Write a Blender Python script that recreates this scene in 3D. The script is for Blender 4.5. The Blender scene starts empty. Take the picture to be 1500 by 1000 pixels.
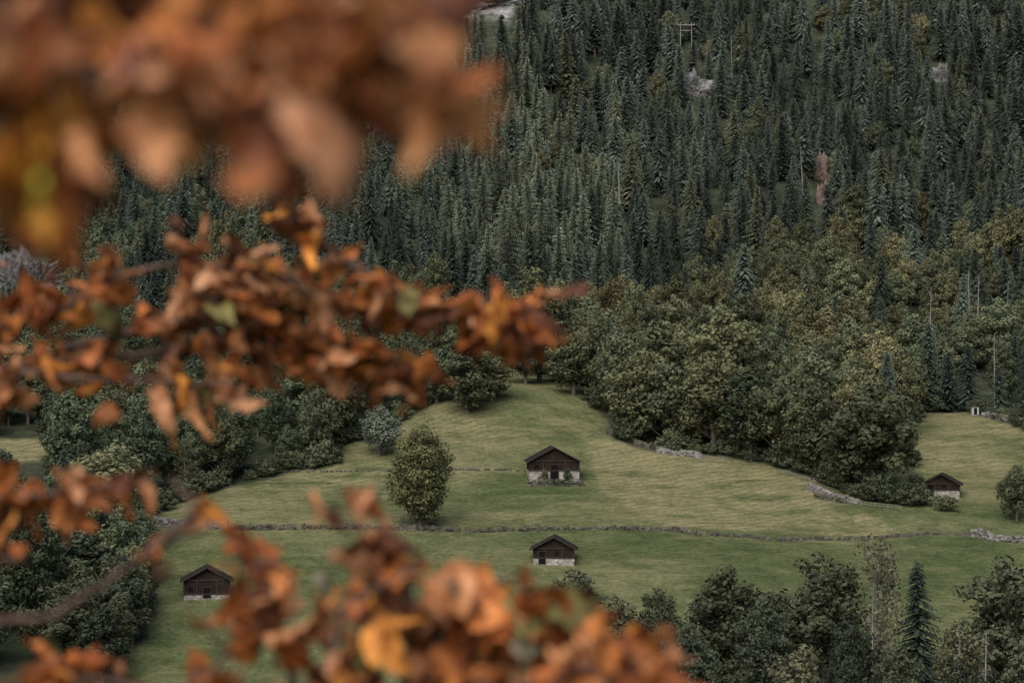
import bpy, math, random
import numpy as np
from mathutils import Vector, Matrix
random.seed(7); rng = np.random.default_rng(11)
F = 3541.67
scene = bpy.context.scene
COL = scene.collection

# ------------------------------------------------------------------ helpers
def new_obj(name, verts, faces, mats=(), mids=None, parent=None, smooth=False, link=True):
    me = bpy.data.meshes.new(name)
    me.from_pydata([tuple(v) for v in verts] if not isinstance(verts, np.ndarray) else verts.tolist(), [],
                   faces if not isinstance(faces, np.ndarray) else faces.tolist())
    for m in mats: me.materials.append(m)
    if mids is not None: me.polygons.foreach_set("material_index", np.asarray(mids, dtype=np.int32))
    if smooth: me.polygons.foreach_set("use_smooth", np.ones(len(me.polygons), dtype=bool))
    me.update()
    ob = bpy.data.objects.new(name, me)
    if link: COL.objects.link(ob)
    if parent: ob.parent = parent
    return ob

TAB = rng.random((256, 256))
def vn(x, y, s=0):
    x = np.asarray(x, float) + s*17.3; y = np.asarray(y, float) + s*9.1
    xi = np.floor(x).astype(int); yi = np.floor(y).astype(int)
    fx = x-xi; fy = y-yi; fx = fx*fx*(3-2*fx); fy = fy*fy*(3-2*fy)
    a = TAB[xi % 256, yi % 256]; b = TAB[(xi+1) % 256, yi % 256]
    c = TAB[xi % 256, (yi+1) % 256]; d = TAB[(xi+1) % 256, (yi+1) % 256]
    return (a*(1-fx)+b*fx)*(1-fy)+(c*(1-fx)+d*fx)*fy - 0.5
def fbm(x, y, s=0, o=4):
    r = 0; a = 1; f = 1
    for i in range(o):
        r = r + a*vn(np.asarray(x)*f, np.asarray(y)*f, s+i*3); a *= .5; f *= 2.03
    return r

# ------------------------------------------------------------------ terrain function
UC = np.array([-700, 0, 250, 500, 740, 900, 1100, 1300, 1500, 2200], float)
rows = [(-150, 'z', -1.2), (0, 'z', -1.75), (9, 'z', -2.4), (25, 'z', -9), (60, 'z', -28), (120, 'z', -48), (200, 'z', -54), (255, 'z', -48.5),
 (300, 'v', [990, 990, 1000, 1000, 1000, 1000, 1000, 1000, 1000, 1000]),
 (330, 'v', [870, 870, 872, 872, 872, 870, 870, 875, 880, 880]),
 (345, 'v', [825, 825, 826, 827, 828, 828, 828, 835, 840, 840]),
 (365, 'v', [770, 768, 770, 775, 776, 776, 780, 787, 784, 784]),
 (395, 'v', [700, 700, 704, 704, 706, 706, 708, 716, 722, 722]),
 (420, 'v', [655, 655, 650, 640, 640, 650, 656, 668, 680, 680]),
 (450, 'v', [600, 600, 600, 594, 563, 584, 612, 622, 618, 618]),
 (500, 'v', [540, 540, 540, 545, 548, 550, 560, 565, 560, 560]),
 (560, 'v', [440, 440, 445, 450, 455, 455, 455, 450, 440, 440]),
 (640, 'v', [300, 300, 300, 305, 300, 310, 310, 300, 290, 290]),
 (720, 'v', [140, 140, 140, 140, 130, 150, 150, 140, 130, 130]),
 (800, 'v', [-30, -30, -30, -20, -20, -20, -20, -40, -50, -50]),
 (900, 'v', [-240]*10), (1100, 'v', [-620]*10), (1600, 'v', [-1300]*10)]
YR = np.array([r[0] for r in rows], float)
ZC = np.array([[r[2]]*10 if r[1] == 'z' else [(500-v)/F*r[0] for v in r[2]] for r in rows])
YF = np.arange(-150, 1600.1, 2.5); UF = np.arange(-700, 2200.1, 20)
def hermite(Y, Z, yq):
    n = len(Y); d = np.diff(Z)/np.diff(Y); m = np.zeros(n); m[0] = d[0]; m[-1] = d[-1]
    for i in range(1, n-1):
        m[i] = 0 if d[i-1]*d[i] <= 0 else 2*d[i-1]*d[i]/(d[i-1]+d[i])
    i = np.clip(np.searchsorted(Y, yq, side='right')-1, 0, n-2)
    h = Y[i+1]-Y[i]; t = (yq-Y[i])/h
    return ((2*t**3-3*t**2+1)*Z[i]+(t**3-2*t**2+t)*h*m[i]+(-2*t**3+3*t**2)*Z[i+1]+(t**3-t**2)*h*m[i+1])
ZY = np.stack([hermite(YR, ZC[:, c], YF) for c in range(10)], 1)
ZT = np.stack([hermite(UC, ZY[r], UF) for r in range(len(YF))], 0)
def ground(x, y):
    x = np.asarray(x, float); y = np.asarray(y, float)
    u = np.clip(750+F*x/np.maximum(y, 5), -700, 2199.9)
    a = np.clip((y+150)/2.5, 0, len(YF)-1.001); b = (u+700)/20
    ai = a.astype(int); bi = np.minimum(b.astype(int), len(UF)-2); fa = a-ai; fb = b-bi
    z = (ZT[ai, bi]*(1-fb)+ZT[ai, bi+1]*fb)*(1-fa)+(ZT[ai+1, bi]*(1-fb)+ZT[ai+1, bi+1]*fb)*fa
    w = np.clip((y-470)/60, 0, 1); w2 = np.clip((y-40)/150, 0, 1)
    return z + w*12*fbm(x/50, y/65, 1, 3) + w2*(.9*fbm(x/22, y/22, 5, 3)) + w2*.14*fbm(x/2.6, y/2.6, 8, 2)
def px(x, y, z): return 750+F*x/y, 500-F*z/y
def hit(u, v, y0=258, y1=1300):
    ys = np.arange(y0, y1, .5); xs = (u-750)/F*ys; zs = ground(xs, ys)
    vv = 500-F*zs/ys; i = np.argmax(vv <= v)
    return float(xs[i]), float(ys[i]), float(zs[i])
def inpoly(u, v, P):
    u = np.asarray(u); v = np.asarray(v); r = np.zeros(u.shape, bool); n = len(P)
    for i in range(n):
        x1, y1 = P[i]; x2, y2 = P[(i+1) % n]
        if y1 == y2: continue
        c = ((y1 > v) != (y2 > v)) & (u < (x2-x1)*(v-y1)/(y2-y1)+x1)
        r ^= c
    return r
M1 = [(200,765),(270,733),(340,708),(420,692),(490,682),(500,648),(560,640),(590,612),(640,585),(690,565),(745,540),(800,555),(850,580),(885,604),
      (900,640),(960,660),(1070,670),(1130,682),(1200,703),(1260,733),(1345,742),(1335,690),(1325,640),(1345,607),(1400,600),(1450,612),(1520,634),
      (2200,640),(2200,960),(1500,960),(1250,965),(1000,1010),(900,1200),(150,1200),(190,960),(235,880),(225,800)]
M2 = [(-500,642),(60,642),(95,660),(60,678),(-500,700)]

# ------------------------------------------------------------------ materials
def mat(name):
    m = bpy.data.materials.new(name); m.use_nodes = True
    nt = m.node_tree; b = nt.nodes["Principled BSDF"]; b.inputs["Roughness"].default_value = .85
    b.inputs["Specular IOR Level"].default_value = .2
    return m, nt, b
def dmat(name):
    m = bpy.data.materials.new(name); m.use_nodes = True
    nt = m.node_tree; nt.nodes.remove(nt.nodes["Principled BSDF"])
    b = nt.nodes.new('ShaderNodeBsdfDiffuse'); nt.links.new(b.outputs[0], nt.nodes['Material Output'].inputs[0])
    return m, nt, b
def N(nt, t, **k):
    n = nt.nodes.new(t)
    for a, v in k.items(): setattr(n, a, v)
    return n
def noise(nt, vec, scale, detail=4, rough=.55):
    n = nt.nodes.new('ShaderNodeTexNoise'); n.inputs['Scale'].default_value = scale
    n.inputs['Detail'].default_value = detail; n.inputs['Roughness'].default_value = rough
    if vec is not None: nt.links.new(vec, n.inputs['Vector'])
    return n.outputs['Fac']
def ramp(nt, fac, stops):
    r = nt.nodes.new('ShaderNodeValToRGB'); e = r.color_ramp.elements
    while len(e) < len(stops): e.new(.5)
    for i, (p, c) in enumerate(stops):
        e[i].position = p; e[i].color = (*c, 1) if len(c) == 3 else c
    nt.links.new(fac, r.inputs[0]); return r.outputs[0]
def mix(nt, fac, a, b, mode='MIX'):
    n = nt.nodes.new('ShaderNodeMix'); n.data_type = 'RGBA'; n.blend_type = mode
    for s, v in ((n.inputs[0], fac), (n.inputs[6], a), (n.inputs[7], b)):
        if isinstance(v, bpy.types.NodeSocket): nt.links.new(v, s)
        elif isinstance(v, (tuple, list)): s.default_value = (*v[:3], 1)
        else: s.default_value = v
    return n.outputs[2]
def mathn(nt, op, a, b=0.0):
    n = nt.nodes.new('ShaderNodeMath'); n.operation = op
    for s, v in ((n.inputs[0], a), (n.inputs[1], b)):
        if isinstance(v, bpy.types.NodeSocket): nt.links.new(v, s)
        else: s.default_value = v
    return n.outputs[0]
def bump(nt, b, h, strength=.5, dist=.1):
    n = nt.nodes.new('ShaderNodeBump'); n.inputs['Strength'].default_value = strength
    n.inputs['Distance'].default_value = dist; nt.links.new(h, n.inputs['Height'])
    nt.links.new(n.outputs[0], b.inputs['Normal'])
def simple(name, c1, c2, scale=3, stretch=None, bstr=.4, bdist=.05):
    m, nt, b = dmat(name)
    tc = N(nt, 'ShaderNodeTexCoord'); v = tc.outputs['Object']
    if stretch:
        mp = N(nt, 'ShaderNodeMapping'); mp.inputs['Scale'].default_value = stretch
        nt.links.new(v, mp.inputs[0]); v = mp.outputs[0]
    f = noise(nt, v, scale, 6, .65)
    nt.links.new(ramp(nt, f, [(.3, c1), (.7, c2)]), b.inputs['Color'])
    bump(nt, b, f, bstr, bdist); return m

# ground
m_ground, nt, b = dmat('hillside_ground')
geo = N(nt, 'ShaderNodeNewGeometry'); P = geo.outputs['Position']
at = N(nt, 'ShaderNodeAttribute', attribute_name='gmask'); sep = N(nt, 'ShaderNodeSeparateColor'); nt.links.new(at.outputs['Color'], sep.inputs[0])
big = noise(nt, P, .045, 6, .62); mid = noise(nt, P, .22, 6, .65); fine = noise(nt, P, 1.3, 5, .75)
mp = N(nt, 'ShaderNodeMapping'); mp.inputs['Scale'].default_value = (.07, .4, .4); mp.inputs['Rotation'].default_value = (0, 0, .25); nt.links.new(P, mp.inputs[0])
strk = noise(nt, mp.outputs[0], 1.0, 6, .7)
wv_ = N(nt, 'ShaderNodeTexWave'); wv_.inputs['Scale'].default_value = .16; wv_.inputs['Distortion'].default_value = 5; wv_.inputs['Detail'].default_value = 3; wv_.inputs['Detail Scale'].default_value = .35
mp3 = N(nt, 'ShaderNodeMapping'); mp3.inputs['Rotation'].default_value = (0, 0, .95); nt.links.new(P, mp3.inputs[0]); nt.links.new(mp3.outputs[0], wv_.inputs['Vector'])
green = ramp(nt, big, [(.36, (.090, .106, .050)), (.5, (.130, .137, .068)), (.62, (.19, .176, .098))])
green = mix(nt, mathn(nt, 'MULTIPLY', mathn(nt, 'SUBTRACT', mid, .38), 2.5), mix(nt, 1.0, green, (.56, .64, .56), 'MULTIPLY'), green)
dry = mix(nt, mid, (.33, .26, .16), (.18, .165, .088))
dry = mix(nt, mathn(nt, 'MULTIPLY', wv_.outputs['Fac'], .5), dry, (.12, .118, .058))
dm = mathn(nt, 'MULTIPLY', sep.outputs[2], ramp(nt, mathn(nt, 'MULTIPLY', mathn(nt, 'ADD', strk, mid), .5), [(.40, (.12, .12, .12)), (.58, (1, 1, 1))]))
green = mix(nt, dm, green, dry)
green = mix(nt, ramp(nt, fine, [(.30, (1, 1, 1)), (.62, (0, 0, 0))]), green, mix(nt, 1.0, green, (.44, .52, .44), 'MULTIPLY'))
green = mix(nt, mathn(nt, 'MULTIPLY', ramp(nt, strk, [(.55, (0, 0, 0)), (.72, (1, 1, 1))]), .5), green, (.18, .16, .092))
forestfloor = ramp(nt, mid, [(.35, (.018, .024, .016)), (.65, (.055, .06, .038))])
rockc = ramp(nt, noise(nt, P, .35, 8, .7), [(.35, (.07, .07, .068)), (.5, (.2, .195, .19)), (.62, (.34, .33, .32))])
c = mix(nt, sep.outputs[0], forestfloor, green); c = mix(nt, sep.outputs[1], c, rockc)
nt.links.new(c, b.inputs['Color'])
bump(nt, b, mathn(nt, 'ADD', mathn(nt, 'MULTIPLY', mid, 2.0), mathn(nt, 'MULTIPLY', fine, .8)), .8, .7)

def treemat(name, default, gain=1.0):
    m, nt, b = dmat(name)
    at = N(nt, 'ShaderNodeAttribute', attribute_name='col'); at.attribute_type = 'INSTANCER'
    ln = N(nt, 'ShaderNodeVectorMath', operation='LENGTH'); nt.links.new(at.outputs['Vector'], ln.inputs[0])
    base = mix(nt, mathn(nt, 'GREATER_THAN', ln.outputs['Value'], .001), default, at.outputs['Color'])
    oi = N(nt, 'ShaderNodeObjectInfo'); tc = N(nt, 'ShaderNodeTexCoord')
    f = noise(nt, tc.outputs['Object'], 1.2, 3, .8)
    k = mathn(nt, 'ADD', mathn(nt, 'MULTIPLY', f, 1.5), .25)
    k = mathn(nt, 'MULTIPLY', k, mathn(nt, 'ADD', mathn(nt, 'MULTIPLY', oi.outputs['Random'], .6), .7*gain))
    cb = N(nt, 'ShaderNodeCombineColor')
    for i in range(3): nt.links.new(k, cb.inputs[i])
    nt.links.new(mix(nt, 1.0, base, cb.outputs[0], 'MULTIPLY'), b.inputs['Color'])
    return m
m_conif = treemat('conifer_needles', (.055, .075, .062))
m_decid = treemat('broadleaf_foliage', (.085, .1, .055))
m_bark = simple('bark', (.05, .04, .035), (.14, .12, .10), 2, stretch=(4, 4, .6))
m_pale = simple('pale_bark', (.12, .11, .10), (.26, .245, .22), 2, stretch=(3, 3, .8))
m_timber = simple('weathered_timber', (.009, .007, .006), (.04, .028, .024), 2.5, stretch=(6, 6, .5))
m_roof = simple('shingle_roof', (.012, .010, .009), (.034, .03, .028), 3, stretch=(1, 6, 1))
m_trim = simple('roof_trim', (.018, .015, .013), (.055, .047, .042), 3)
m_stonew = simple('whitewashed_stone', (.12, .11, .10), (.36, .34, .31), 1.6, bdist=.15)
m_dark = simple('dark_interior', (.006, .005, .005), (.012, .010, .01), 3)
m_wall = simple('dry_stone', (.06, .056, .05), (.25, .24, .22), 1.1, bdist=.1)
m_wallm = simple('mossy_stone', (.025, .026, .018), (.13, .12, .095), .8, bdist=.1)
m_fence = simple('fence_wood', (.08, .075, .065), (.19, .18, .16), 4)
m_rock = simple('cliff_rock', (.03, .03, .03), (.26, .255, .25), .45, bstr=.8, bdist=.8)
m_greyrock = simple('grey_cliff_rock', (.02, .02, .02), (.165, .162, .158), .8, stretch=(1, 1, .6), bstr=1.0, bdist=1.2)  # darker grey rock of the left-hand cliffs
m_redrock = simple('red_cliff_rock', (.08, .055, .05), (.22, .16, .145), .5, bstr=.8, bdist=.8)
m_metal = simple('white_metal', (.22, .23, .23), (.36, .36, .36), 2)

# ------------------------------------------------------------------ terrain mesh
ty = np.concatenate([np.arange(-140, 250, 6), np.arange(250, 480, .6), np.arange(480, 900, 3), np.arange(900, 1580, 25)])
si = np.linspace(-.225, .225, 420); so = np.linspace(.225, .62, 46)[1:]
ts = np.concatenate([-so[::-1], si, so])
YY, SS = np.meshgrid(ty, ts, indexing='ij'); XX = SS*np.maximum(YY, 240)
ZZ = ground(XX, YY)
nr, nc = YY.shape
V = np.stack([XX.ravel(), YY.ravel(), ZZ.ravel()], 1)
idx = np.arange(nr*nc).reshape(nr, nc)
Fc = np.stack([idx[:-1, :-1].ravel(), idx[:-1, 1:].ravel(), idx[1:, 1:].ravel(), idx[1:, :-1].ravel()], 1)
g = new_obj('hillside_terrain', V, Fc, [m_ground], smooth=True)
yy = np.maximum(YY, 200); uu, vv = px(XX, yy, ZZ)
un = uu+14*fbm(XX/9, YY/9, 20, 3); vvn = vv+8*fbm(XX/9, YY/9, 25, 3)
mead = (inpoly(un, vvn, M1) | inpoly(un, vvn, M2)).astype(float)
mead[YY < 256] = 0.75
rock = (inpoly(un, vvn, [(480, -60), (765, -60), (745, 30), (640, 22), (480, 30)])).astype(float)
rock[(YY > 860)] = np.maximum(rock[YY > 860], .5)
rock += inpoly(un, vvn, [(-150, 390), (90, 390), (100, 440), (50, 465), (-150, 480)])*.4
rock += inpoly(un+20*fbm(XX/12, YY/12, 80), vvn, [(1390, 480), (1520, 470), (1520, 520), (1420, 515)])*.5
def blur(a, n=1):
    for _ in range(n):
        a = (np.roll(a, 1, 0)+np.roll(a, -1, 0)+a)/3; a = (np.roll(a, 1, 1)+np.roll(a, -1, 1)+a)/3
    return a
dryf = np.clip(.5+1.8*fbm(XX/32, YY/24, 33, 3), 0, 1)*(YY > 366)
dryf += inpoly(uu, vv, [(860, 640), (1000, 665), (1250, 740), (1330, 790), (980, 770), (880, 720)])*.8
dryf = np.where(YY < 363, .08, dryf)
dryf += 1.0*(np.abs(vv-(690+3*np.sin(uu/40))) < 1.5)*(uu > 340)*(uu < 760)
ga = np.stack([blur(mead, 2).ravel(), np.clip(blur(rock), 0, 1).ravel(), np.clip(blur(dryf, 2), 0, 1).ravel(), np.ones(nr*nc)], 1)
a = g.data.color_attributes.new('gmask', 'FLOAT_COLOR', 'POINT'); a.data.foreach_set('color', ga.ravel())

# ------------------------------------------------------------------ tree builders
class MB:
    def __init__(s): s.v = []; s.f = []; s.m = []; s.n = 0
    def add(s, v, f, mi):
        v = np.asarray(v, float).reshape(-1, 3); s.v.append(v)
        for q in f: s.f.append([i+s.n for i in q])
        s.m += [mi]*len(f); s.n += len(v)
    def quads(s, c, a, b, mi):   # rhombi
        n = len(c); v = np.stack([c-a, c-b*.7+a*.1, c+a, c+b], 1).reshape(-1, 3)
        f = (np.arange(n*4).reshape(n, 4)+s.n).tolist()
        s.v.append(v); s.f += f; s.m += [mi]*n; s.n += len(v)
    def tube(s, pts, rad, sides, mi):
        pts = [Vector(p) for p in pts]; vs = []
        for i, p in enumerate(pts):
            d = (pts[min(i+1, len(pts)-1)]-pts[max(i-1, 0)]).normalized()
            a = d.orthogonal().normalized(); bb = d.cross(a)
            for k in range(sides):
                t = 2*math.pi*k/sides; vs.append(p+(a*math.cos(t)+bb*math.sin(t))*rad[i])
        f = []
        for i in range(len(pts)-1):
            for k in range(sides):
                k2 = (k+1) % sides; f.append([i*sides+k, i*sides+k2, (i+1)*sides+k2, (i+1)*sides+k])
        s.add([tuple(q) for q in vs], f, mi)
    def box(s, c, sz, mi, jit=0, rot=0):
        c = np.array(c, float); h = np.array(sz)/2
        v = np.array([[x, y, z] for z in (-1, 1) for x, y in ((-1, -1), (1, -1), (1, 1), (-1, 1))], float)*h
        if jit: v += (rng.random((8, 3))-.5)*jit*np.array(sz)
        if rot:
            cr, sr = math.cos(rot), math.sin(rot); v = v@np.array([[cr, sr, 0], [-sr, cr, 0], [0, 0, 1]])
        s.add(v+c, [(0, 3, 2, 1), (4, 5, 6, 7), (0, 1, 5, 4), (1, 2, 6, 5), (2, 3, 7, 6), (3, 0, 4, 7)], mi)
    def obj(s, name, mats, **k):
        return new_obj(name, np.concatenate(s.v), s.f, mats, s.m, **k)
def unit(n):
    d = rng.normal(size=(n, 3)); return d/np.linalg.norm(d, axis=1)[:, None]

def conifer(name, H=22, R=3.0, step=.5, nb=9, droop=.4, fill=1.0, mats=None, width=.55, bare=.07):
    B = MB()
    B.tube([(0, 0, -1), (0, 0, H*.5), (0, 0, H)], [.3, .18, .03], 6, 0)
    z = H*bare; ph = rng.random()*6
    while z < H*.985:
        t = z/H; rr = R*min(1, (1-t)**.72*1.05+.03)*(0.7+.45*rng.random())
        n = max(4, int(nb*(1-t*.4)))
        for k in range(n):
            if rng.random() > fill: continue
            an = 2*math.pi*(k/n)+rng.random()*1.1; L = rr*(.5+.65*rng.random())*(1+.22*math.sin(an*2+ph+z*.4))+.15
            d = np.array([math.cos(an), math.sin(an), 0]); s_ = np.array([-d[1], d[0], 0])
            zz = z+rng.normal()*.25; w = width*(.5+.5*L/R)
            ps = [0, .35, .7, 1.0]; pz = [0, -droop*.30*L, -droop*.75*L, -droop*L*.95]
            vs = []
            for q, pzz in zip(ps, pz):
                c = np.array([0, 0, zz+pzz])+d*L*q; ww = w*(.5 if q == 0 else (1-q*.75))
                vs += [c-s_*ww+[0, 0, -.15], c+s_*ww+[0, 0, -.15]]
            B.add(vs, [(0, 1, 3, 2), (2, 3, 5, 4), (4, 5, 7, 6)], 1)
            cc = []; aa = []; bbb = []
            for q in np.linspace(.3, .98, 4):
                for sg in (-1, 1):
                    c = np.array([0, 0, zz-droop*L*q])+d*L*q
                    dr = s_*sg*.8+d*.5+np.array([0, 0, -.55-.4*rng.random()])
                    l = (.35+.35*rng.random())*(.6+.5*L/R)
                    cc.append(c+dr*l*.6); aa.append(dr*l*.75); bbb.append((d*.6+np.array([0, 0, .3]))*l*.35)
            B.quads(np.array(cc), np.array(aa), np.array(bbb), 1)
        z += step*(.75+.5*rng.random())*(1-.45*t)
    return B.obj(name, mats, link=False)

def broadleaf(name, H=16, R=5, cb=.18, ncl=60, ls=.32, dens=62, trunk=.32, mats=None, sparse=0.0, egg=.25):
    B = MB(); cz = H*(cb+(1-cb)*.48); hz = H*(1-cb)*.5
    cl = []; tries = 0
    while len(cl) < ncl and tries < 9000:
        tries += 1
        d = unit(1)[0]; rc = (.13+.17*rng.random())*R
        r = (.30+.70*rng.random()**.6)
        prof = 1-egg*max(0, d[2])-.1*max(0, -d[2])
        lump = 1+.14*math.sin(3*math.atan2(d[1], d[0])+R*3)+.1*math.sin(5*d[2]+R)
        p = np.array([d[0]*(R-rc)*r*prof*lump, d[1]*(R-rc)*r*prof*lump, cz+d[2]*(hz-rc*.8)*r])
        if all(np.linalg.norm(p-q[0]) > .42*(rc+q[1]) for q in cl): cl.append((p, rc))
    lean = rng.normal(size=2)*.03*H
    B.tube([(0, 0, -1.5), (0, 0, H*cb*.6), (lean[0]*.5, lean[1]*.5, H*.5), (lean[0], lean[1], H*.85)], [trunk*1.25, trunk, trunk*.6, .06], 7, 0)
    for p, rc in cl:
        h0 = max(H*cb*.7, p[2]-.7*math.hypot(p[0], p[1])-1); f = min(1, h0/(H*.5))
        s = np.array([lean[0]*.5*f, lean[1]*.5*f, h0]); mdl = (s+p)/2+np.array([0, 0, -.06*np.linalg.norm(p-s)])
        B.tube([s, mdl, p], [trunk*.3, trunk*.18, .03], 4, 0)
        n = int(dens*rc*rc*(1-sparse)); d = unit(n)
        rr = rc*(.45+.75*rng.random((n, 1))**.7)
        c = p+d*rr*np.array([1.05, 1.05, .95])
        nrm = d+unit(n)*.55; nrm /= np.linalg.norm(nrm, axis=1)[:, None]
        a = np.cross(nrm, unit(n)); a /= np.linalg.norm(a, axis=1)[:, None]; bb = np.cross(nrm, a)
        sz = ls*(.5+.9*rng.random((n, 1)))
        B.quads(c, a*sz, bb*sz*.75, 1)
    return B.obj(name, mats, link=False)

def snag(name, H=15):
    B = MB(); B.tube([(0, 0, -1), (.1, 0, H*.5), (.3, .1, H)], [.2, .13, .04], 6, 0)
    for i in range(26):
        z = H*(.35+.62*rng.random()); a = rng.random()*6.28; L = (1-z/H)*2.0+.4
        B.tube([(.1, 0, z), (.1+math.cos(a)*L*.6, math.sin(a)*L*.6, z+.1), (.1+math.cos(a)*L, math.sin(a)*L, z-.2)], [.05, .035, .015], 3, 0)
    return B.obj(name, [m_pale, m_decid], link=False)

cm = [m_bark, m_conif]; dm_ = [m_bark, m_decid]
lib = bpy.data.collections.new('forest_tree_library')
V_ = []
for i in range(5):
    V_.append(conifer('t%02d_spruce' % i, 22, 3.6+.38*i, .5, 9, .35+.05*i, .9-.05*(i % 2), cm, bare=.05+.05*i, width=.6))
for i in range(3):
    V_.append(conifer('t%02d_larch' % (5+i), 21, 4.2, .62, 9, .20, .85, cm, .42))
specs = [(16, 5.0, .10), (15, 4.4, .08), (17, 5.6, .12), (14, 5.2, .06), (18, 5.0, .12)]
for i, (h, r, c) in enumerate(specs):
    V_.append(broadleaf('t%02d_broadleaf' % (8+i), h, r, c, 58+i*3, .27, 74, .3, dm_, egg=.15+.06*i))
V_.append(broadleaf('t13_thin_tree', 16, 3.6, .2, 44, .22, 60, .15, dm_, sparse=.25))
V_.append(snag('t14_snag'))
V_.append(broadleaf('t15_shrub', 4.5, 2.8, .0, 26, .22, 110, .1, dm_))
for o in V_: lib.objects.link(o)
lt = broadleaf('lone', 17, 5.2, .02, 150, .19, 135, .34, dm_, egg=.4); V_.append(lt)
HT = [max(v.co.z for v in o.data.vertices) for o in V_]
RT = [float(np.percentile([math.hypot(v.co.x, v.co.y) for v in o.data.vertices], 97)) for o in V_]

# ------------------------------------------------------------------ forest scatter
def scatter(name, pts):
    me = bpy.data.meshes.new(name); me.from_pydata([p[:3] for p in pts], [], [])
    ob = bpy.data.objects.new(name, me); COL.objects.link(ob)
    a = me.attributes.new('idx', 'INT', 'POINT'); a.data.foreach_set('value', np.array([p[3] for p in pts], np.int32))
    tl = rng.normal(size=(len(pts), 2))*.035
    a = me.attributes.new('rot', 'FLOAT_VECTOR', 'POINT'); a.data.foreach_set('vector', np.array([(t[0], t[1], p[4]) for p, t in zip(pts, tl)], np.float32).ravel())
    a = me.attributes.new('scl', 'FLOAT_VECTOR', 'POINT'); a.data.foreach_set('vector', np.array([(p[5], p[5], p[6]) for p in pts], np.float32).ravel())
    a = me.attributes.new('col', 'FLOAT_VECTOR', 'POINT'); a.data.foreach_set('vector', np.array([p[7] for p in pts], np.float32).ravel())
    ng = bpy.data.node_groups.new(name+'_scatter', 'GeometryNodeTree')
    ng.interface.new_socket('Geometry', in_out='INPUT', socket_type='NodeSocketGeometry')
    ng.interface.new_socket('Geometry', in_out='OUTPUT', socket_type='NodeSocketGeometry')
    gi = ng.nodes.new('NodeGroupInput'); go = ng.nodes.new('NodeGroupOutput')
    ip = ng.nodes.new('GeometryNodeInstanceOnPoints'); ci = ng.nodes.new('GeometryNodeCollectionInfo')
    ci.inputs['Collection'].default_value = lib; ci.inputs['Separate Children'].default_value = True; ci.inputs['Reset Children'].default_value = True
    L = ng.links.new
    L(gi.outputs[0], ip.inputs['Points']); L(ci.outputs[0], ip.inputs['Instance']); ip.inputs['Pick Instance'].default_value = True
    for nm, ty_, sk in (('idx', 'INT', 'Instance Index'), ('rot', 'FLOAT_VECTOR', 'Rotation'), ('scl', 'FLOAT_VECTOR', 'Scale')):
        na = ng.nodes.new('GeometryNodeInputNamedAttribute'); na.data_type = ty_; na.inputs['Name'].default_value = nm
        L(na.outputs[0], ip.inputs[sk])
    L(ip.outputs[0], go.inputs[0])
    md = ob.modifiers.new('scatter', 'NODES'); md.node_group = ng
    return ob

LARCH = [(640, 130), (690, 70), (740, 80), (900, 300), (905, 420), (800, 430), (660, 420), (620, 260)]
EXC = [(-60, 385, 90, 490), (1000, 130, 1042, 188), (1190, 270, 1216, 385), (1368, 105, 1391, 165), (480, -200, 765, 80), (990, 70, 1020, 118), (262, 490, 306, 535), (1405, 585, 1450, 640), (-300, 680, 95, 770)]
pc = []; pd = []
sp = 5.7
gx, gy = np.meshgrid(np.arange(-330, 330, sp), np.arange(300, 905, sp))
gx = (gx+(rng.random(gx.shape)-.5)*sp*1.1).ravel(); gy = (gy+(rng.random(gy.shape)-.5)*sp*1.1).ravel()
gz = ground(gx, gy); gu, gv = px(gx, gy, gz)
inM = inpoly(gu, gv, M1) | inpoly(gu, gv, M2)
larch = inpoly(gu+20*fbm(gx/20, gy/20, 50), gv, LARCH)
nz = fbm(gx/38, gy/38, 60, 3); nz2 = fbm(gx/16, gy/16, 70, 3); nz3 = fbm(gx/60, gy/45, 90, 3)
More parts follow.
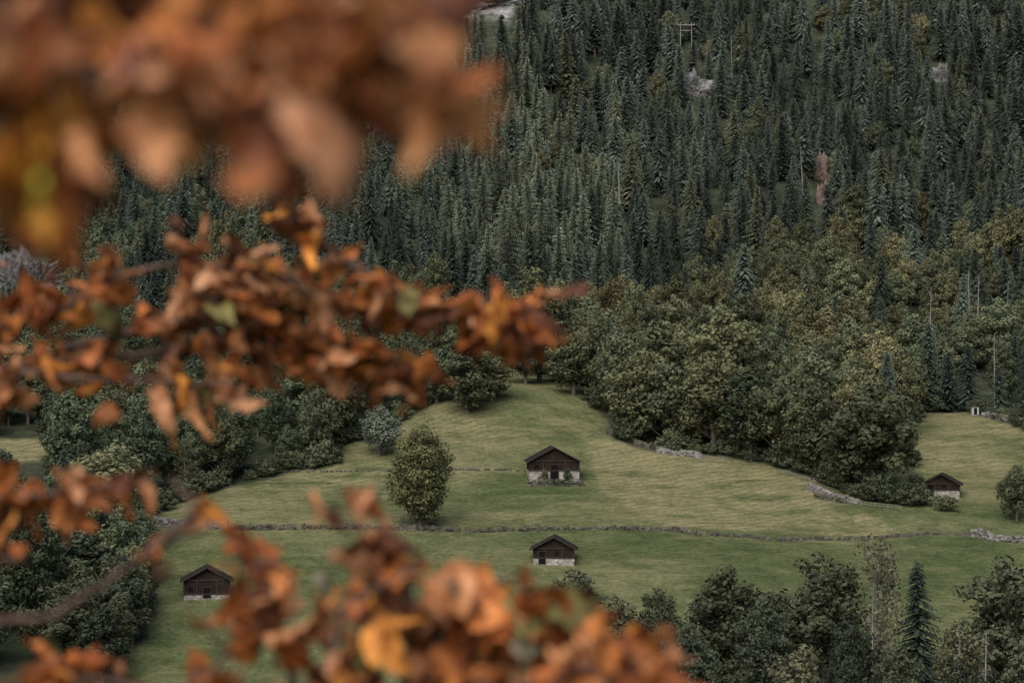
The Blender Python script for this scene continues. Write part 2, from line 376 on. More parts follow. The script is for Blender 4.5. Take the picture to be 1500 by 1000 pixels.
for i in range(len(gx)):
    x, y, z, u, v = gx[i], gy[i], gz[i], gu[i], gv[i]
    if abs(x/y) > .31: continue
    if inM[i]: continue
    if y < 366 and not (u < 232 and v < 990): continue
    if y < 366 and u < -500: continue
    if any(a_ < u < c_ and b_ < v < d_ for a_, b_, c_, d_ in EXC): continue
    if nz2[i] < -.5 and y > 480: continue
    r = rng.random()
    pdec = np.clip((v-385+nz[i]*340)/120, 0.07+.38*(nz3[i] > .16), .94)
    if u < 420 and v < 520: pdec = max(pdec*.6, .3)
    if v > 640: pdec = .96
    if u > 1350 and 560 < v < 660: pdec = .35
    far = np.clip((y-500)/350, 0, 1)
    if larch[i] and r < .80 and rng.random() > pdec*.5:
        idn = 5+int(rng.integers(3)); s = .42+.42*rng.random()
        c = np.array([.130, .150, .108])*(.72+.56*rng.random())
        pc.append((x, y, z, idn, rng.random()*6.28, s*1.1, s, tuple(c)))
    elif rng.random() < pdec:
        if rng.random() < .24: continue
        idn = 8+int(rng.integers(5)); s = .46+.54*rng.random()
        if y > 600: s *= .78
        if rng.random() < .06: idn = 13
        base = np.array([.072, .084, .048]); br = np.array([.12, .108, .056])
        k = np.clip(nz2[i]*1.2+.15+.25*rng.normal(), 0, 1)
        if 700 < u < 1350 and 300 < v < 520: k = min(1, k+.12)
        c = (base*(1-k)+br*k)*(.75+.5*rng.random())
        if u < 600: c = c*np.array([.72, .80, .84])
        if y > 600: c = c*np.array([1.0, 1.03, 1.1])  # distant crowns tinted bluish, aerial haze painted into the foliage
        w = s*(.95+.35*rng.random())
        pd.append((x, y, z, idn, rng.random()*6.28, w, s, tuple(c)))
    else:
        if rng.random() < (.03 if (u > 1380 and 380 < v < 540) else .008):
            pc.append((x, y, z, 14, rng.random()*6.28, .8, .75+.35*rng.random(), (.2, .2, .2))); continue
        idn = int(rng.integers(5)); s = .36+.54*rng.random()**1.1+.14*nz[i]
        if rng.random() < .18: s *= .65
        base = np.array([.062, .080, .062])*(1-far)+np.array([.092, .110, .092])*far  # distance haze put into the colour: far conifers get paler
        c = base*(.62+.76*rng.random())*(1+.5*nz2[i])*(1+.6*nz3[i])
        if rng.random() < .10: c = np.array([.115, .125, .08])
        s = max(.28, s)
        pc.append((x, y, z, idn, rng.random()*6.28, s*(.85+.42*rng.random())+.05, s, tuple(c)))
for k in range(len(M1)-1):
    (u1, v1), (u2, v2) = M1[k], M1[k+1]
    if max(v1, v2) > 800: continue
    n = int(math.hypot(u2-u1, v2-v1)/8)
    if n > 60: continue
    for j in range(n):
        if rng.random() < .3: continue
        t = rng.random(); u = u1+(u2-u1)*t; v = v1+(v2-v1)*t-4*rng.random()
        if 640 < u < 860: v -= 4
        x, y, z = hit(u, v); s = .5+.6*rng.random()
        pd.append((x, y, z-.2, 15, rng.random()*6.28, s, s*(.7+.4*rng.random()), tuple(np.array([.06, .07, .04])*(.7+.6*rng.random()))))
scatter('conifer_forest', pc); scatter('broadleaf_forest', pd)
print('TREES', len(pc), len(pd))

# ------------------------------------------------------------------ individual trees
def tree(kind, name, u, base=None, top=None, y=None, wpx=None, col=None, idx=None):
    if base is not None: x, y, z = hit(u, base)
    else:
        x = (u-750)/F*y; z = float(ground(x, y))
    H = (500-top)/F*y-z
    ids = {'b': 8+int(rng.integers(5)), 's': int(rng.integers(5)), 't': 13, 'g': 14, 'h': 15}[kind] if idx is None else idx
    src = V_[ids]; ob = bpy.data.objects.new(name, src.data); COL.objects.link(ob)
    sz = H/HT[ids]
    sx = sz if wpx is None else (wpx/F*y/2)/RT[ids]
    ob.location = (x, y, z-.1); ob.scale = (sx, sx, sz); ob.rotation_euler = (0, 0, rng.random()*6.28)
    if col is not None: ob["col"] = [float(q) for q in col]
    return ob
tree('b', 'maple_tree', 616, base=773, top=614, wpx=94, col=(.085, .088, .042), idx=16)
G1 = (.072, .081, .045); G2 = (.094, .098, .052); G3 = (.052, .064, .040); GS = (.038, .052, .041)
D1 = (.052, .059, .036); D2 = (.074, .075, .044); D3 = (.038, .046, .031)
for (u, bs, tp, w, c, kd) in [(685, 606, 500, 85, G1, 'b'), (720, 588, 510, 70, G2, 'b'), (640, 590, 510, 70, G3, 'b'), (770, 562, 480, 70, G3, 'b'), (840, 580, 480, 80, G1, 'b'), (556, 668, 588, 62, (.085, .10, .075), 'b'), (466, 674, 612, 60, G1, 'h'), (425, 676, 630, 40, G3, 'h'),
      (1278, 722, 555, 145, G1, 'b'), (1238, 700, 590, 90, G3, 'b'), (1190, 694, 560, 80, G1, 'b'), (1150, 684, 520, 105, G1, 'b'), (1100, 676, 535, 95, G3, 'b'), (1045, 662, 510, 110, G2, 'b'), (985, 654, 525, 100, G1, 'b'),
      (935, 644, 505, 95, G2, 'b'), (1060, 620, 445, 120, G2, 'b'), (960, 610, 465, 110, G1, 'b'), (790, 560, 385, 100, G2, 'b'), (1390, 604, 512, 40, GS, 's'), (1418, 602, 500, 44, GS, 's'), (1490, 764, 677, 60, G1, 'b'), (1384, 748, 722, 42, G2, 'h'),
      (330, 480, 305, 70, G2, 'b'), (385, 490, 290, 60, G2, 's'), (100, 520, 430, 50, GS, 's'), (15, 530, 450, 60, G3, 'b'),
      (1290, 735, 690, 60, G3, 'h'), (1325, 738, 700, 40, G3, 'h'), (797, 707, 685, 16, G2, 'h'), (832, 707, 682, 14, G3, 'h'), (815, 710, 699, 36, G3, 'h'),
      (1022, 668, 650, 14, G2, 'h'), (1420, 510, 395, 20, G2, 'g'), (1432, 505, 400, 20, G2, 'g'), (1475, 500, 410, 20, G2, 'g'), (1362, 560, 420, 20, G2, 'g'), (908, 350, 235, 24, G2, 'g')]:
    tree(kd, {'b': 'broadleaf_tree', 'g': 'bare_tree', 'h': 'shrub', 's': 'spruce_tree'}[kd], u, base=bs, top=tp, wpx=w, col=c)
for (u, tp, y, w, c, kd) in [(845, 832, 312, 100, D1, 'b'), (905, 868, 300, 90, D2, 'b'), (962, 858, 298, 95, D1, 'b'), (1010, 905, 285, 90, D3, 'b'), (1062, 822, 296, 120, D1, 'b'),
      (1125, 872, 288, 90, D3, 'b'), (1205, 806, 296, 155, D1, 'b'), (1287, 780, 290, 82, (.11, .106, .07), 't'), (1344, 818, 296, 86, (.03, .042, .033), 's'), (1250, 890, 280, 80, D3, 'b'),
      (1408, 905, 284, 80, D2, 'b'), (1475, 812, 296, 135, D1, 'b'), (1545, 850, 300, 120, D3, 'b'), (1403, 935, 276, 30, (.2, .2, .2), 'g'), (1442, 925, 274, 34, (.2, .2, .2), 'g'), (1277, 850, 288, 26, (.2, .2, .2), 'g'),
      (1170, 940, 274, 90, D2, 'b'), (1320, 940, 274, 80, D1, 'b'), (1060, 960, 272, 90, D1, 'b'), (930, 940, 276, 90, D3, 'b'), (1500, 940, 272, 90, D1, 'b'), (1410, 960, 270, 70, D3, 'b'), (1240, 965, 270, 70, D3, 'b'),
      (150, 642, 352, 130, (.10, .102, .056), 'b'), (55, 700, 345, 120, D3, 'b'), (195, 745, 335, 80, D3, 'b'), (110, 740, 325, 130, D3, 'b'), (20, 770, 318, 140, (.045, .055, .04), 'b'),
      (175, 800, 312, 90, D3, 'b'), (90, 850, 304, 130, D1, 'b'), (5, 655, 385, 50, D3, 'b'), (75, 850, 318, 70, (.09, .095, .07), 't'), (150, 880, 300, 80, D3, 'b'), (215, 830, 322, 40, D3, 'b')]:
    tree(kd, {'b': 'broadleaf_tree', 't': 'birch_tree', 'g': 'bare_tree', 's': 'spruce_tree'}[kd], u, top=tp, y=y, wpx=w, col=c)

# ------------------------------------------------------------------ huts
def hut(name, u, v, wpx, hpx, rot=0, base_f=.25, door='left', depth=.8):
    x, y, z = hit(u, v); ov = .5; W = wpx/F*y-2*ov; Ht = hpx/F*y; D = W*depth
    e = bpy.data.objects.new(name, None); COL.objects.link(e); e.location = (x, y+D*.35, z); e.rotation_euler = (0, 0, rot)
    hr = W*.27; he = Ht-hr-.15; hb = Ht*base_f
    S = MB(); t = .35
    for (cx, cy, sx, sy) in ((0, -D/2+t/2, W, t), (0, D/2-t/2, W, t), (-W/2+t/2, 0, t, D-2*t), (W/2-t/2, 0, t, D-2*t)):
        S.box((cx, cy, (hb-2)/2), (sx, sy, hb+2), 0)
    for i in range(int(W*7)):
        S.box((-W/2+rng.random()*W*.96+.1, -D/2-.01, .1+rng.random()*(hb-.2)), (.25+.3*rng.random(), .1+.05*rng.random(), .14+.12*rng.random()), 0, .2)
    S.obj('stone_base', [m_stonew], parent=e)
    T = MB()
    def boards(p0, p1, gable, inset=.06):
        L = math.dist(p0, p1); n = int(L/.22); dx = ((p1[0]-p0[0])/L, (p1[1]-p0[1])/L); nx = (dx[1], -dx[0])
        for i in range(n):
            a0 = L*i/n+.01; a1 = L*(i+1)/n-.01; th = .05+.03*rng.random(); vs = []
            for off in (th, 0):
                for a_, zt in ((a0, 0), (a1, 0), (a1, 1), (a0, 1)):
                    top = he+(hr*(1-abs(a_-L/2)/(L/2)) if gable else 0)
                    zz = (hb-.05*rng.random()) if zt == 0 else top-.03
                    vs.append((p0[0]+dx[0]*a_+nx[0]*(off-inset), p0[1]+dx[1]*a_+nx[1]*(off-inset), zz))
            T.add(vs, [(0, 1, 2, 3), (7, 6, 5, 4), (0, 4, 5, 1), (1, 5, 6, 2), (2, 6, 7, 3), (3, 7, 4, 0)], 0)
    hw, hd = W/2-.02, D/2-.02
    boards((-hw, -hd), (hw, -hd), True); boards((hw, -hd), (hw, hd), False)
    boards((hw, hd), (-hw, hd), True); boards((-hw, hd), (-hw, -hd), False)
    T.obj('timber_walls', [m_timber], parent=e)
    Bm = MB()
    for zz in (hb+.04, he):
        Bm.box((0, -D/2-.05, zz), (W+.3, .16, .16), 0)
    for xx in (-W/2, W/2): Bm.box((xx*.995, -D/2-.06, (he+hb)/2), (.17, .17, he-hb-.2), 0)
    for xx in (-W*.22, W*.22): Bm.box((xx, -D/2-.045, (he+hb)/2), (.14, .12, he-hb-.2), 0)
    Bm.obj('beams', [m_trim], parent=e)
    fo = .55; sl = hr/(W/2)
    Rf = MB()
    for sg in (-1, 1):
        ex = sg*(W/2+ov); ez = he-sl*ov
        n = 8
        for i in range(n):
            f0, f1 = i/n, (i+1)/n+.02
            x0, z0 = ex*(1-f0), ez+(he+hr-ez)*f0; x1, z1 = ex*(1-min(f1, 1)), ez+(he+hr-ez)*min(f1, 1)
            lift = .05
            vs = [(x0, -D/2-fo, z0+lift), (x1, -D/2-fo, z1+.0), (x1, D/2+fo, z1+.0), (x0, D/2+fo, z0+lift)]
            vs += [(a_, b_, c_+.07) for a_, b_, c_ in vs]
            Rf.add(vs, [(0, 3, 2, 1), (4, 5, 6, 7), (0, 1, 5, 4), (1, 2, 6, 5), (2, 3, 7, 6), (3, 0, 4, 7)], 0)
    Rf.obj('roof', [m_roof], parent=e)
    Tr = MB()
    for sg in (-1, 1):
        ex = sg*(W/2+ov); ez = he-sl*ov
        vs = []
        for yy_ in (-D/2-fo-.05, -D/2-fo-.005):
            vs += [(ex, yy_, ez-.04), (0, yy_, he+hr-.04), (0, yy_, he+hr+.11), (ex, yy_, ez+.11)]
        Tr.add(vs, [(0, 1, 2, 3), (7, 6, 5, 4), (0, 4, 5, 1), (3, 2, 6, 7), (0, 3, 7, 4)], 0)
    Tr.obj('bargeboards', [m_trim], parent=e)
    Dr = MB()
    dxp = {'left': -W*.28, 'right': W*.25, 'mid': 0}[door]
    Dr.box((dxp, -D/2-.06, hb*.5+.5), (W*.15, .12, hb+.9), 0)
    Dr.box((dxp+W*.36 if dxp < 0 else dxp-W*.36, -D/2-.06, hb+.75), (W*.09, .1, .5), 0)
    Dr.obj('door_and_window', [m_dark], parent=e)
    Fm = MB()
    for sx in (-1, 1): Fm.box((dxp+sx*(W*.075+.05), -D/2-.08, hb*.5+.5), (.08, .14, hb+.95), 0)
    Fm.box((dxp, -D/2-.08, hb+1.0), (W*.15+.2, .15, .09), 0)
    Fm.obj('door_frame', [m_trim], parent=e)
    return e
hut('timber_barn', 810, 703, 82, 49, rot=.07, base_f=.28, door='mid')
hut('timber_barn', 812, 826, 70, 41, rot=-.05, base_f=.22, door='left')
hut('timber_barn', 301, 876, 78, 46, rot=.12, base_f=.12, door='mid')
hut('timber_barn', 1382, 727, 62, 34, rot=-.22, base_f=.26, door='left')
x, y, z = hit(1428, 607)
e = bpy.data.objects.new('small_white_shed', None); COL.objects.link(e); e.location = (x, y, z)
B = MB(); B.box((0, 0, .7), (1.3, 1.3, 1.6), 0); B.obj('walls', [m_metal], parent=e)
B = MB(); B.box((0, 0, 1.58), (1.6, 1.6, .14), 0); B.obj('roof', [m_trim], parent=e)
B = MB(); B.box((0, -.67, .65), (.6, .06, 1.2), 0); B.obj('door', [m_dark], parent=e)

# ------------------------------------------------------------------ walls & fences
def densify(P_, stepm=.45):
    pts = [hit(u, v) for u, v in P_]; out = []
    for a_, b_ in zip(pts[:-1], pts[1:]):
        n = max(1, int(math.dist(a_[:2], b_[:2])/stepm))
        for i in range(n):
            t = i/n; xx = a_[0]+(b_[0]-a_[0])*t; y2 = a_[1]+(b_[1]-a_[1])*t+.5*vn(xx/6, 3.3); out.append((xx, float(y2), float(ground(xx, y2))))
    return out
def stone_wall(P_, h, m, name='dry_stone_wall', gap=0):
    B = MB()
    for (xx, y2, zz) in densify(P_, .42):
        if rng.random() < gap: continue
        k = 0; hh = h*(.45+1.1*(float(vn(xx/3, y2/3, 9))+.5))
        while k < hh:
            s = .22+.16*rng.random()
            B.box((xx+(rng.random()-.5)*.15, y2+(rng.random()-.5)*.3, zz+k+s*.4), (.42+.2*rng.random(), .4+.2*rng.random(), s), 0, .28, rng.normal()*.25); k += s*.85
    return B.obj(name, [m])
stone_wall([(205, 772), (260, 772), (335, 776)], 1.2, m_wall)
stone_wall([(340, 777), (460, 774), (560, 776), (700, 780), (780, 777), (900, 776), (980, 776), (1010, 782), (1130, 792)], .5, m_wallm, gap=.12)
stone_wall([(1130, 792), (1280, 790), (1380, 783), (1425, 786)], .4, m_wallm, gap=.25)
stone_wall([(1425, 786), (1455, 792), (1560, 800)], 1.0, m_wall)
stone_wall([(888, 636), (925, 648), (950, 658), (1000, 668)], .9, m_wallm)
stone_wall([(965, 664), (1030, 673)], .8, m_wall)
stone_wall([(1185, 718), (1210, 726), (1225, 732), (1262, 740)], .8, m_wall)
stone_wall([(1195, 730), (1240, 738)], .6, m_wallm)
stone_wall([(1440, 612), (1500, 624)], .8, m_wall)
stone_wall([(775, 712), (858, 711)], .6, m_wallm)
stone_wall([(380, 694), (470, 692), (540, 690), (700, 688), (762, 690)], .14, m_wallm, gap=.5)
def fence(P_, h=1.1):
    pts = densify(P_, .5); B = MB(); last = None
    for i, (xx, y2, zz) in enumerate(pts):
        if i % 4 == 0:
            B.box((xx, y2, zz+h/2-.1), (.13, .13, h+.2), 0, .15)
            if last:
                for k in (.45, .9):
                    B.tube([(last[0], last[1]-.09, last[2]+k*h), (xx, y2-.09, zz+k*h)], [.05, .05], 4, 0)
            last = (xx, y2, zz)
    return B.obj('wooden_fence', [m_fence])
fence([(1025, 676), (1078, 681)]); fence([(1140, 693), (1215, 713)], .8); fence([(1262, 742), (1335, 749)], .8)

x, y, z = hit(1005, 95)
B = MB()
for sx in (-1.7, 1.7): B.tube([(sx, 0, -1), (sx, 0, 13)], [.17, .12], 8, 0)
B.box((0, -.15, 12), (5.4, .14, .24), 0); B.box((0, -.15, 10.3), (3.8, .1, .18), 0)
for sx in (-2.5, 0, 2.5): B.box((sx, -.15, 12.35), (.14, .14, .45), 0)
o = B.obj('power_line_pole', [m_pale]); o.location = (x, y, z)

# ------------------------------------------------------------------ rock outcrops
def outcrop(u, v, wpx, hpx, m, seed):
    x, y, z = hit(u, v); W = wpx/F*y/2; Hh = hpx/F*y/2
    import bmesh
    bm = bmesh.new(); bmesh.ops.create_icosphere(bm, subdivisions=6, radius=1)
    from mathutils import noise as mn
    for q in bm.verts:
        p = q.co*1.6+Vector((seed*7.1, seed, 0))
        n1 = mn.noise(p)*.7+abs(mn.noise(p*2.3))*.45+abs(mn.noise(Vector((p.x*6, p.y*6, p.z*3))))*.35+abs(mn.noise(Vector((p.x*14, p.y*14, p.z*9))))*.16
        q.co *= .6+n1
        q.co.x *= W; q.co.z *= Hh; q.co.y *= W*.5
    me = bpy.data.meshes.new('rock_outcrop'); bm.to_mesh(me); bm.free(); me.materials.append(m)
    ob = bpy.data.objects.new('rock_outcrop', me); COL.objects.link(ob); ob.location = (x, y, z+Hh*.2)
outcrop(40, 440, 120, 100, m_greyrock, 1); outcrop(85, 405, 50, 36, m_greyrock, 2); outcrop(1020, 138, 44, 44, m_rock, 3)
outcrop(1201, 262, 26, 60, m_redrock, 4); outcrop(1205, 300, 18, 60, m_redrock, 11); outcrop(1380, 120, 28, 40, m_rock, 5); outcrop(285, 500, 60, 50, m_greyrock, 6); outcrop(1280, 215, 9, 60, m_rock, 7)
outcrop(1492, 560, 40, 50, m_rock, 8); outcrop(690, 12, 120, 70, m_rock, 9); outcrop(560, 5, 140, 60, m_rock, 10)

# ------------------------------------------------------------------ foreground autumn tree
m_leaf, nt, b = mat('autumn_leaf'); b.inputs['Roughness'].default_value = .6; b.inputs["Specular IOR Level"].default_value = .22
at = N(nt, 'ShaderNodeAttribute', attribute_name='lcol'); geo = N(nt, 'ShaderNodeNewGeometry')
n1 = noise(nt, geo.outputs['Position'], 38, 3, .65)
cc = mix(nt, ramp(nt, n1, [(.36, (0, 0, 0)), (.60, (1, 1, 1))]), mix(nt, 1.0, at.outputs['Color'], (.40, .28, .20), 'MULTIPLY'), at.outputs['Color'])
nt.links.new(cc, b.inputs['Base Color'])
tr = N(nt, 'ShaderNodeBsdfTranslucent'); nt.links.new(cc, tr.inputs[0]); ms = N(nt, 'ShaderNodeMixShader'); ms.inputs[0].default_value = .2
out = nt.nodes['Material Output']; nt.links.new(b.outputs[0], ms.inputs[1]); nt.links.new(tr.outputs[0], ms.inputs[2]); nt.links.new(ms.outputs[0], out.inputs[0])
m_twig = simple('twig_bark', (.04, .025, .02), (.12, .08, .065), 30, bdist=.002)

def W3(u, v, d): return np.array([(u-750)/F*d, d, (500-v)/F*d])
ns_, nt_ = 11, 5
S_ = np.linspace(0, 1, ns_); T_ = np.linspace(-1, 1, nt_)
LV = []; LF = []; LC = []; ln_ = 0
PAL = [((.46, .165, .045), 5.5), ((.32, .10, .028), 5), ((.54, .28, .15), 2.8), ((.12, .042, .018), 3.8), ((.54, .22, .04), 1.8), ((.17, .16, .055), .8), ((.46, .21, .09), 4)]
pw = np.array([p[1] for p in PAL]); pw = pw/pw.sum()
KEEP = [(245, 808, 345, 885), (768, 775, 862, 830), (560, 635, 670, 775)]
def leaf(p, d, L, col=None):
    global ln_
    for ff in (.1, .5, .9):
        uq, vq = px(p[0]+ff*L*d[0], p[1], p[2]+ff*L*d[2])
        if any(a_ < uq < c_ and b_ < vq < d_ for a_, b_, c_, d_ in KEEP): return
    d = d/np.linalg.norm(d); r = unit(1)[0]; r = r*.9+np.array([0, -.5, .5]); s = np.cross(d, r); s /= np.linalg.norm(s); n = np.cross(s, d)
    wv = L*(.20+.13*rng.random())*np.sin(np.pi*S_**.85)**.75*(1+.25*np.sin(S_*23+rng.random()*6))
    curl = rng.normal()*1.5+1.0; bend = rng.normal()*1.3+.3; tw = rng.normal()*1.3; cr = rng.random(4)*6
    th = bend*S_
    cx = np.cumsum(np.cos(th))/ns_; cz = np.cumsum(np.sin(th))/ns_
    vs = []
    for i in range(ns_):
        c = p+d*cx[i]*L - n*cz[i]*L
        a = tw*S_[i]; s2 = s*math.cos(a)+n*math.sin(a); n2 = -s*math.sin(a)+n*math.cos(a)
        for t in T_:
            q = t*curl
            off = s2*wv[i]*(math.sin(q)/curl if abs(curl) > .05 else t)+n2*wv[i]*((1-math.cos(q))/(curl if abs(curl) > .05 else 1))
            rip = n2*L*.05*math.sin(S_[i]*14+cr[0]+t*3)*abs(t)+n2*L*.03*math.sin(S_[i]*27+cr[1])*t
            vs.append(c+off+rip)
    LV.append(np.array(vs))
    for i in range(ns_-1):
        for j in range(nt_-1):
            k = ln_+i*nt_+j; LF.append((k, k+1, k+nt_+1, k+nt_))
    ln_ += len(vs)
    if col is None:
        col = PAL[rng.choice(len(PAL), p=pw)][0]
    c = np.array(col)*(.75+.5*rng.random()); LC.append(np.tile([*c, 1.0], (len(vs), 1)))
TW = MB()
def strand(P_, n, spread, L, r0=.006, r1=.002, lead=None, cols=None, t0=0):
    pts = [W3(*p) for p in P_]
    if lead is not None: pts = [np.array(lead)]+pts
    C = np.array(pts); m = len(C); tt = np.linspace(0, m-1, (m-1)*6+1)
    X = np.stack([hermite(np.arange(m, dtype=float), C[:, k], np.minimum(tt, m-1-1e-6)) for k in range(3)], 1)
    X[1:-1] += rng.normal(size=(len(X)-2, 3))*.004*np.linalg.norm(C[-1]-C[-2])*3
    rad = np.linspace(r0, r1, len(X)); TW.tube(list(X), list(rad), 6, 0)
    st = 6 if lead is not None else 0
    i = 0
    while i < n:   # leaves sit in small tufts along the twig
        f0 = st+(t0+(1-t0)*rng.random())*(len(X)-1-st); tuft = 1+int(rng.integers(4)); o0 = rng.normal(size=3)*spread*.9
        for _ in range(tuft):
            f = min(max(f0+rng.normal()*.35, st), len(X)-1.001); k = int(f); p = X[k]+(X[k+1]-X[k])*(f-k); ax = X[k+1]-X[k]; ax = ax/np.linalg.norm(ax)
            off = (o0+rng.normal(size=3)*spread*.5)/F*p[1]; off[1] *= 1.6
            q = p+off; TW.tube([p, (p+q)/2+np.array([0, 0, .004]), q], [r1*.8, r1*.6, r1*.4], 3, 0)
            d = ax*.5+unit(1)[0]*.8+np.array([0, 0, -.32])
            leaf(q-d/np.linalg.norm(d)*L*.25, d, L*(.55+.95*rng.random()**1.3), None if cols is None else cols[int(rng.integers(len(cols)))])
            i += 1
TR = (-2.7, 3.6)
ml = .064
strand([(-120, 590, 4.0), (90, 515, 3.8), (280, 468, 3.6), (450, 452, 3.5), (600, 450, 3.5), (700, 464, 3.5), (782, 484, 3.5)], 165, 17, ml, .011, .002, lead=(TR[0], TR[1], .2))
strand([(580, 440, 3.5), (650, 452, 3.5), (720, 468, 3.5), (785, 482, 3.5)], 44, 9, ml)
strand([(300, 465, 3.5), (350, 405, 3.4), (385, 395, 3.4), (470, 435, 3.4)], 46, 20, ml)
strand([(640, 450, 3.5), (560, 414, 3.4), (500, 375, 3.4), (455, 338, 3.4), (430, 312, 3.4)], 46, 9, ml*.9)
strand([(-100, 480, 3.6), (60, 468, 3.6), (150, 415, 3.5), (260, 388, 3.5), (380, 400, 3.5), (440, 430, 3.5)], 125, 20, ml, .008, .002, lead=(TR[0], TR[1], .35))
strand([(60, 530, 3.8), (200, 520, 3.6), (330, 500, 3.5), (420, 505, 3.5), (520, 528, 3.5), (618, 562, 3.5)], 130, 18, ml, .007, .002)
strand([(400, 505, 3.5), (480, 520, 3.5), (560, 540, 3.5), (618, 562, 3.5)], 20, 10, ml)
strand([(-80, 530, 3.4), (0, 540, 3.4), (120, 555, 3.4), (250, 558, 3.4), (345, 563, 3.4)], 50, 16, ml)
strand([(-60, 600, 3.4), (10, 592, 3.4), (30, 560, 3.4)], 14, 14, ml)
for u, v, c in [(252, 595, (.12, .10, .03)), (255, 625, (.34, .15, .03)), (540, 565, (.3, .11, .04)), (545, 585, (.26, .09, .03)), (533, 570, (.12, .05, .02)), (310, 600, (.42, .16, .06)), (165, 605, (.3, .11, .04)), (275, 585, (.16, .15, .05)), (290, 590, (.14, .15, .05))]:
    leaf(W3(u, v-25, 3.5), np.array([.1*rng.normal(), 0, -1]), .06, c)
strand([(-120, 740, 2.8), (-20, 733, 2.8), (80, 722, 2.8), (190, 706, 2.8)], 34, 11, .056, .006, .002, lead=(TR[0], TR[1], -.5))
strand([(-120, 915, 2.3), (60, 905, 2.3), (150, 860, 2.4), (230, 800, 2.5), (300, 775, 2.6)], 4, 14, .045, .0055, .0025, lead=(TR[0], TR[1], -.7), t0=.7)
strand([(230, 800, 2.5), (285, 745, 2.5), (250, 700, 2.5)], 6, 8, .042)
strand([(-60, 810, 2.6), (40, 820, 2.6)], 9, 12, .05)
bl = .058
strand([(-160, 1120, 2.7), (300, 1080, 2.6), (560, 1045, 2.5), (700, 990, 2.5), (790, 950, 2.5), (850, 955, 2.5), (960, 998, 2.5)], 140, 27, bl, .009, .002, lead=(TR[0], TR[1], -1.1), t0=.35)
strand([(600, 1030, 2.5), (600, 930, 2.5), (600, 865, 2.5), (550, 800, 2.5), (490, 742, 2.5)], 48, 17, bl)
strand([(430, 1060, 2.5), (430, 970, 2.5), (395, 905, 2.5), (405, 850, 2.5), (345, 808, 2.5)], 52, 22, bl)
strand([(600, 950, 2.5), (690, 910, 2.5), (760, 880, 2.5), (810, 900, 2.5)], 54, 21, bl)
strand([(500, 1050, 2.4), (485, 970, 2.4), (510, 895, 2.4), (610, 830, 2.4)], 48, 24, bl)
strand([(620, 860, 2.5), (690, 858, 2.5), (745, 845, 2.5)], 18, 13, bl)
strand([(300, 1090, 2.5), (200, 1008, 2.5), (120, 990, 2.5), (50, 980, 2.5)], 42, 15, bl)
strand([(300, 1080, 2.5), (310, 1000, 2.5), (330, 950, 2.5)], 26, 22, bl)
strand([(700, 1080, 2.1), (800, 1000, 2.1), (900, 970, 2.1), (975, 1010, 2.1)], 52, 24, bl*.85)
for u, v in [(530, 745), (640, 850), (740, 940), (450, 845)]:   # grey-green leaf undersides
    leaf(W3(u, v, 2.4), np.array([.8, 0, -.2]), .04, (.24, .23, .16))
TC = [(.50, .19, .06), (.40, .135, .04), (.52, .26, .14), (.46, .22, .10), (.22, .08, .03), (.12, .042, .02), (.52, .22, .05)]
tl = .066; q = 1.15
strand([(-400, 20, 1.15*q), (60, 30, 1.08*q), (300, 40, 1.05*q), (470, 60, 1.05*q), (600, 110, 1.05*q)], 56, 34, tl, .006, .002, lead=(-1.6, 2.4, .9), cols=TC)
strand([(350, 60, q), (500, 105, q), (580, 130, q), (635, 165, q)], 40, 20, tl*.75, .003, .0015, cols=TC[:4])
strand([(480, 60, q), (560, 70, q), (610, 80, q)], 14, 16, tl*.7, .003, .0015, cols=TC[:5])
strand([(-300, 90, q), (0, 110, q), (250, 115, q), (420, 125, q), (560, 150, q)], 84, 30, tl*.92, .004, .002, cols=TC)
strand([(-200, 130, q), (0, 160, q), (70, 205, q), (110, 225, q)], 38, 22, tl*.8, .003, .0015, cols=[(.5, .20, .03), (.38, .14, .025), (.30, .10, .025), (.2, .07, .02), (.5, .24, .03)])
strand([(200, 100, 1.15*q), (285, 160, 1.15*q), (310, 215, 1.15*q)], 16, 11, tl*.75, .003, .0015, cols=TC)
strand([(-100, -60, 1.1*q), (200, -30, 1.1*q), (450, -20, 1.1*q)], 34, 36, tl, .004, .002, cols=TC)
leaf(W3(60, 245, 1.05), np.array([.3, 0, -.7]), .024, (.42, .38, .04)); leaf(W3(0, 200, 1.05), np.array([.2, 0, -.6]), .026, (.65, .28, .02))
leaf(W3(190, 50, 1.05), np.array([.6, 0, -.4]), .024, (.5, .24, .22))
e = bpy.data.objects.new('autumn_beech_tree', None); COL.objects.link(e)
lo = new_obj('leaves', np.concatenate(LV), LF, [m_leaf], parent=e, smooth=True)
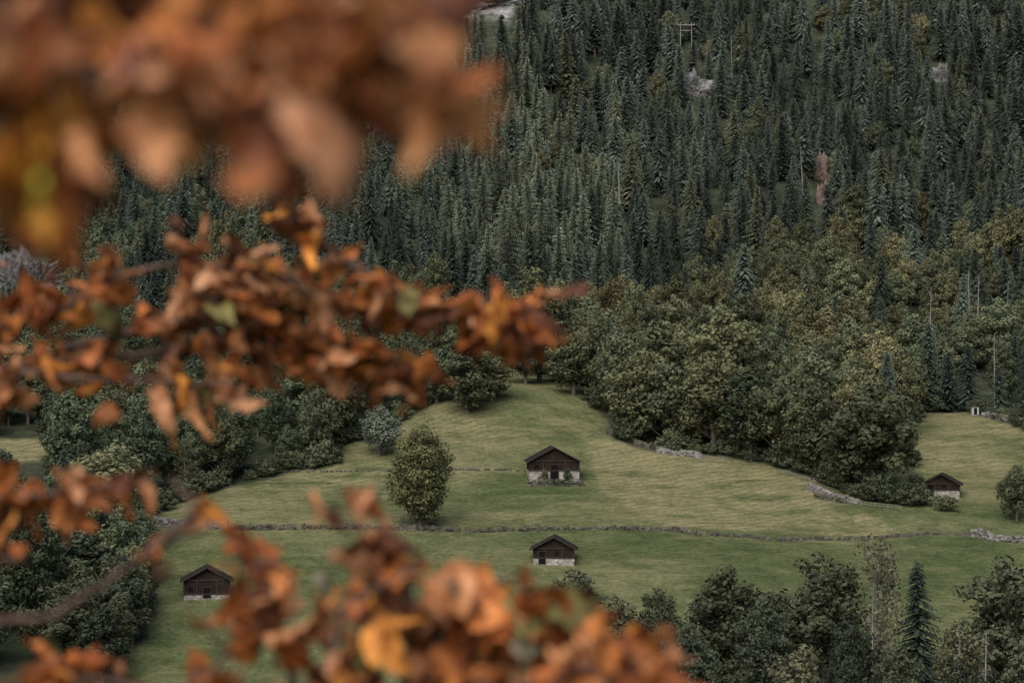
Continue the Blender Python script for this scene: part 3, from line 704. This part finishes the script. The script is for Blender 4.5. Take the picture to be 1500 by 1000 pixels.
a = lo.data.color_attributes.new('lcol', 'FLOAT_COLOR', 'POINT'); a.data.foreach_set('color', np.concatenate(LC).ravel())
TW.obj('branches', [m_twig], parent=e, smooth=True)
B = MB(); gz0 = float(ground(TR[0], TR[1]))
B.tube([(TR[0], TR[1], gz0-.3), (TR[0], TR[1], gz0+.4), (TR[0]-.03, TR[1]+.02, 0), (TR[0]+.05, TR[1], 1.4), (TR[0]+.1, TR[1], 3.2)], [.19, .13, .11, .08, .03], 14, 0)
B.tube([(TR[0], TR[1], .6), (-2.0, 2.9, .85), (-1.6, 2.4, .9)], [.05, .02, .008], 8, 0)
B.obj('trunk', [m_bark], parent=e, smooth=True)

# ------------------------------------------------------------------ light, world, camera
w = bpy.data.worlds.new('World'); scene.world = w; w.use_nodes = True; nt = w.node_tree
sky = nt.nodes.new('ShaderNodeTexSky'); sky.sky_type = 'NISHITA'; sky.sun_disc = False
EL, AZ = math.radians(50), math.radians(200)
sky.sun_elevation = EL; sky.sun_rotation = AZ; sky.air_density = 1.0; sky.dust_density = 3.0; sky.ozone_density = 1.0
nt.links.new(sky.outputs[0], nt.nodes['Background'].inputs[0]); nt.nodes['Background'].inputs[1].default_value = .15
sd = bpy.data.lights.new('sun', 'SUN'); sd.energy = 4.6; sd.angle = math.radians(60); sd.color = (1, .955, .89)
so_ = bpy.data.objects.new('sun', sd); COL.objects.link(so_)
dirv = Vector((math.sin(AZ)*math.cos(EL), math.cos(AZ)*math.cos(EL), math.sin(EL)))
so_.rotation_euler = dirv.to_track_quat('Z', 'Y').to_euler()
cd = bpy.data.cameras.new('camera'); cd.lens = 85; cd.sensor_width = 36; cd.clip_end = 6000; cd.clip_start = .05
cd.dof.use_dof = True; cd.dof.focus_distance = 430; cd.dof.aperture_fstop = 5.6; cd.dof.aperture_blades = 9
co = bpy.data.objects.new('camera', cd); COL.objects.link(co); co.rotation_euler = (math.radians(90), 0, 0); scene.camera = co
scene.view_settings.view_transform = 'Standard'; scene.view_settings.look = 'None'; scene.view_settings.exposure = 0
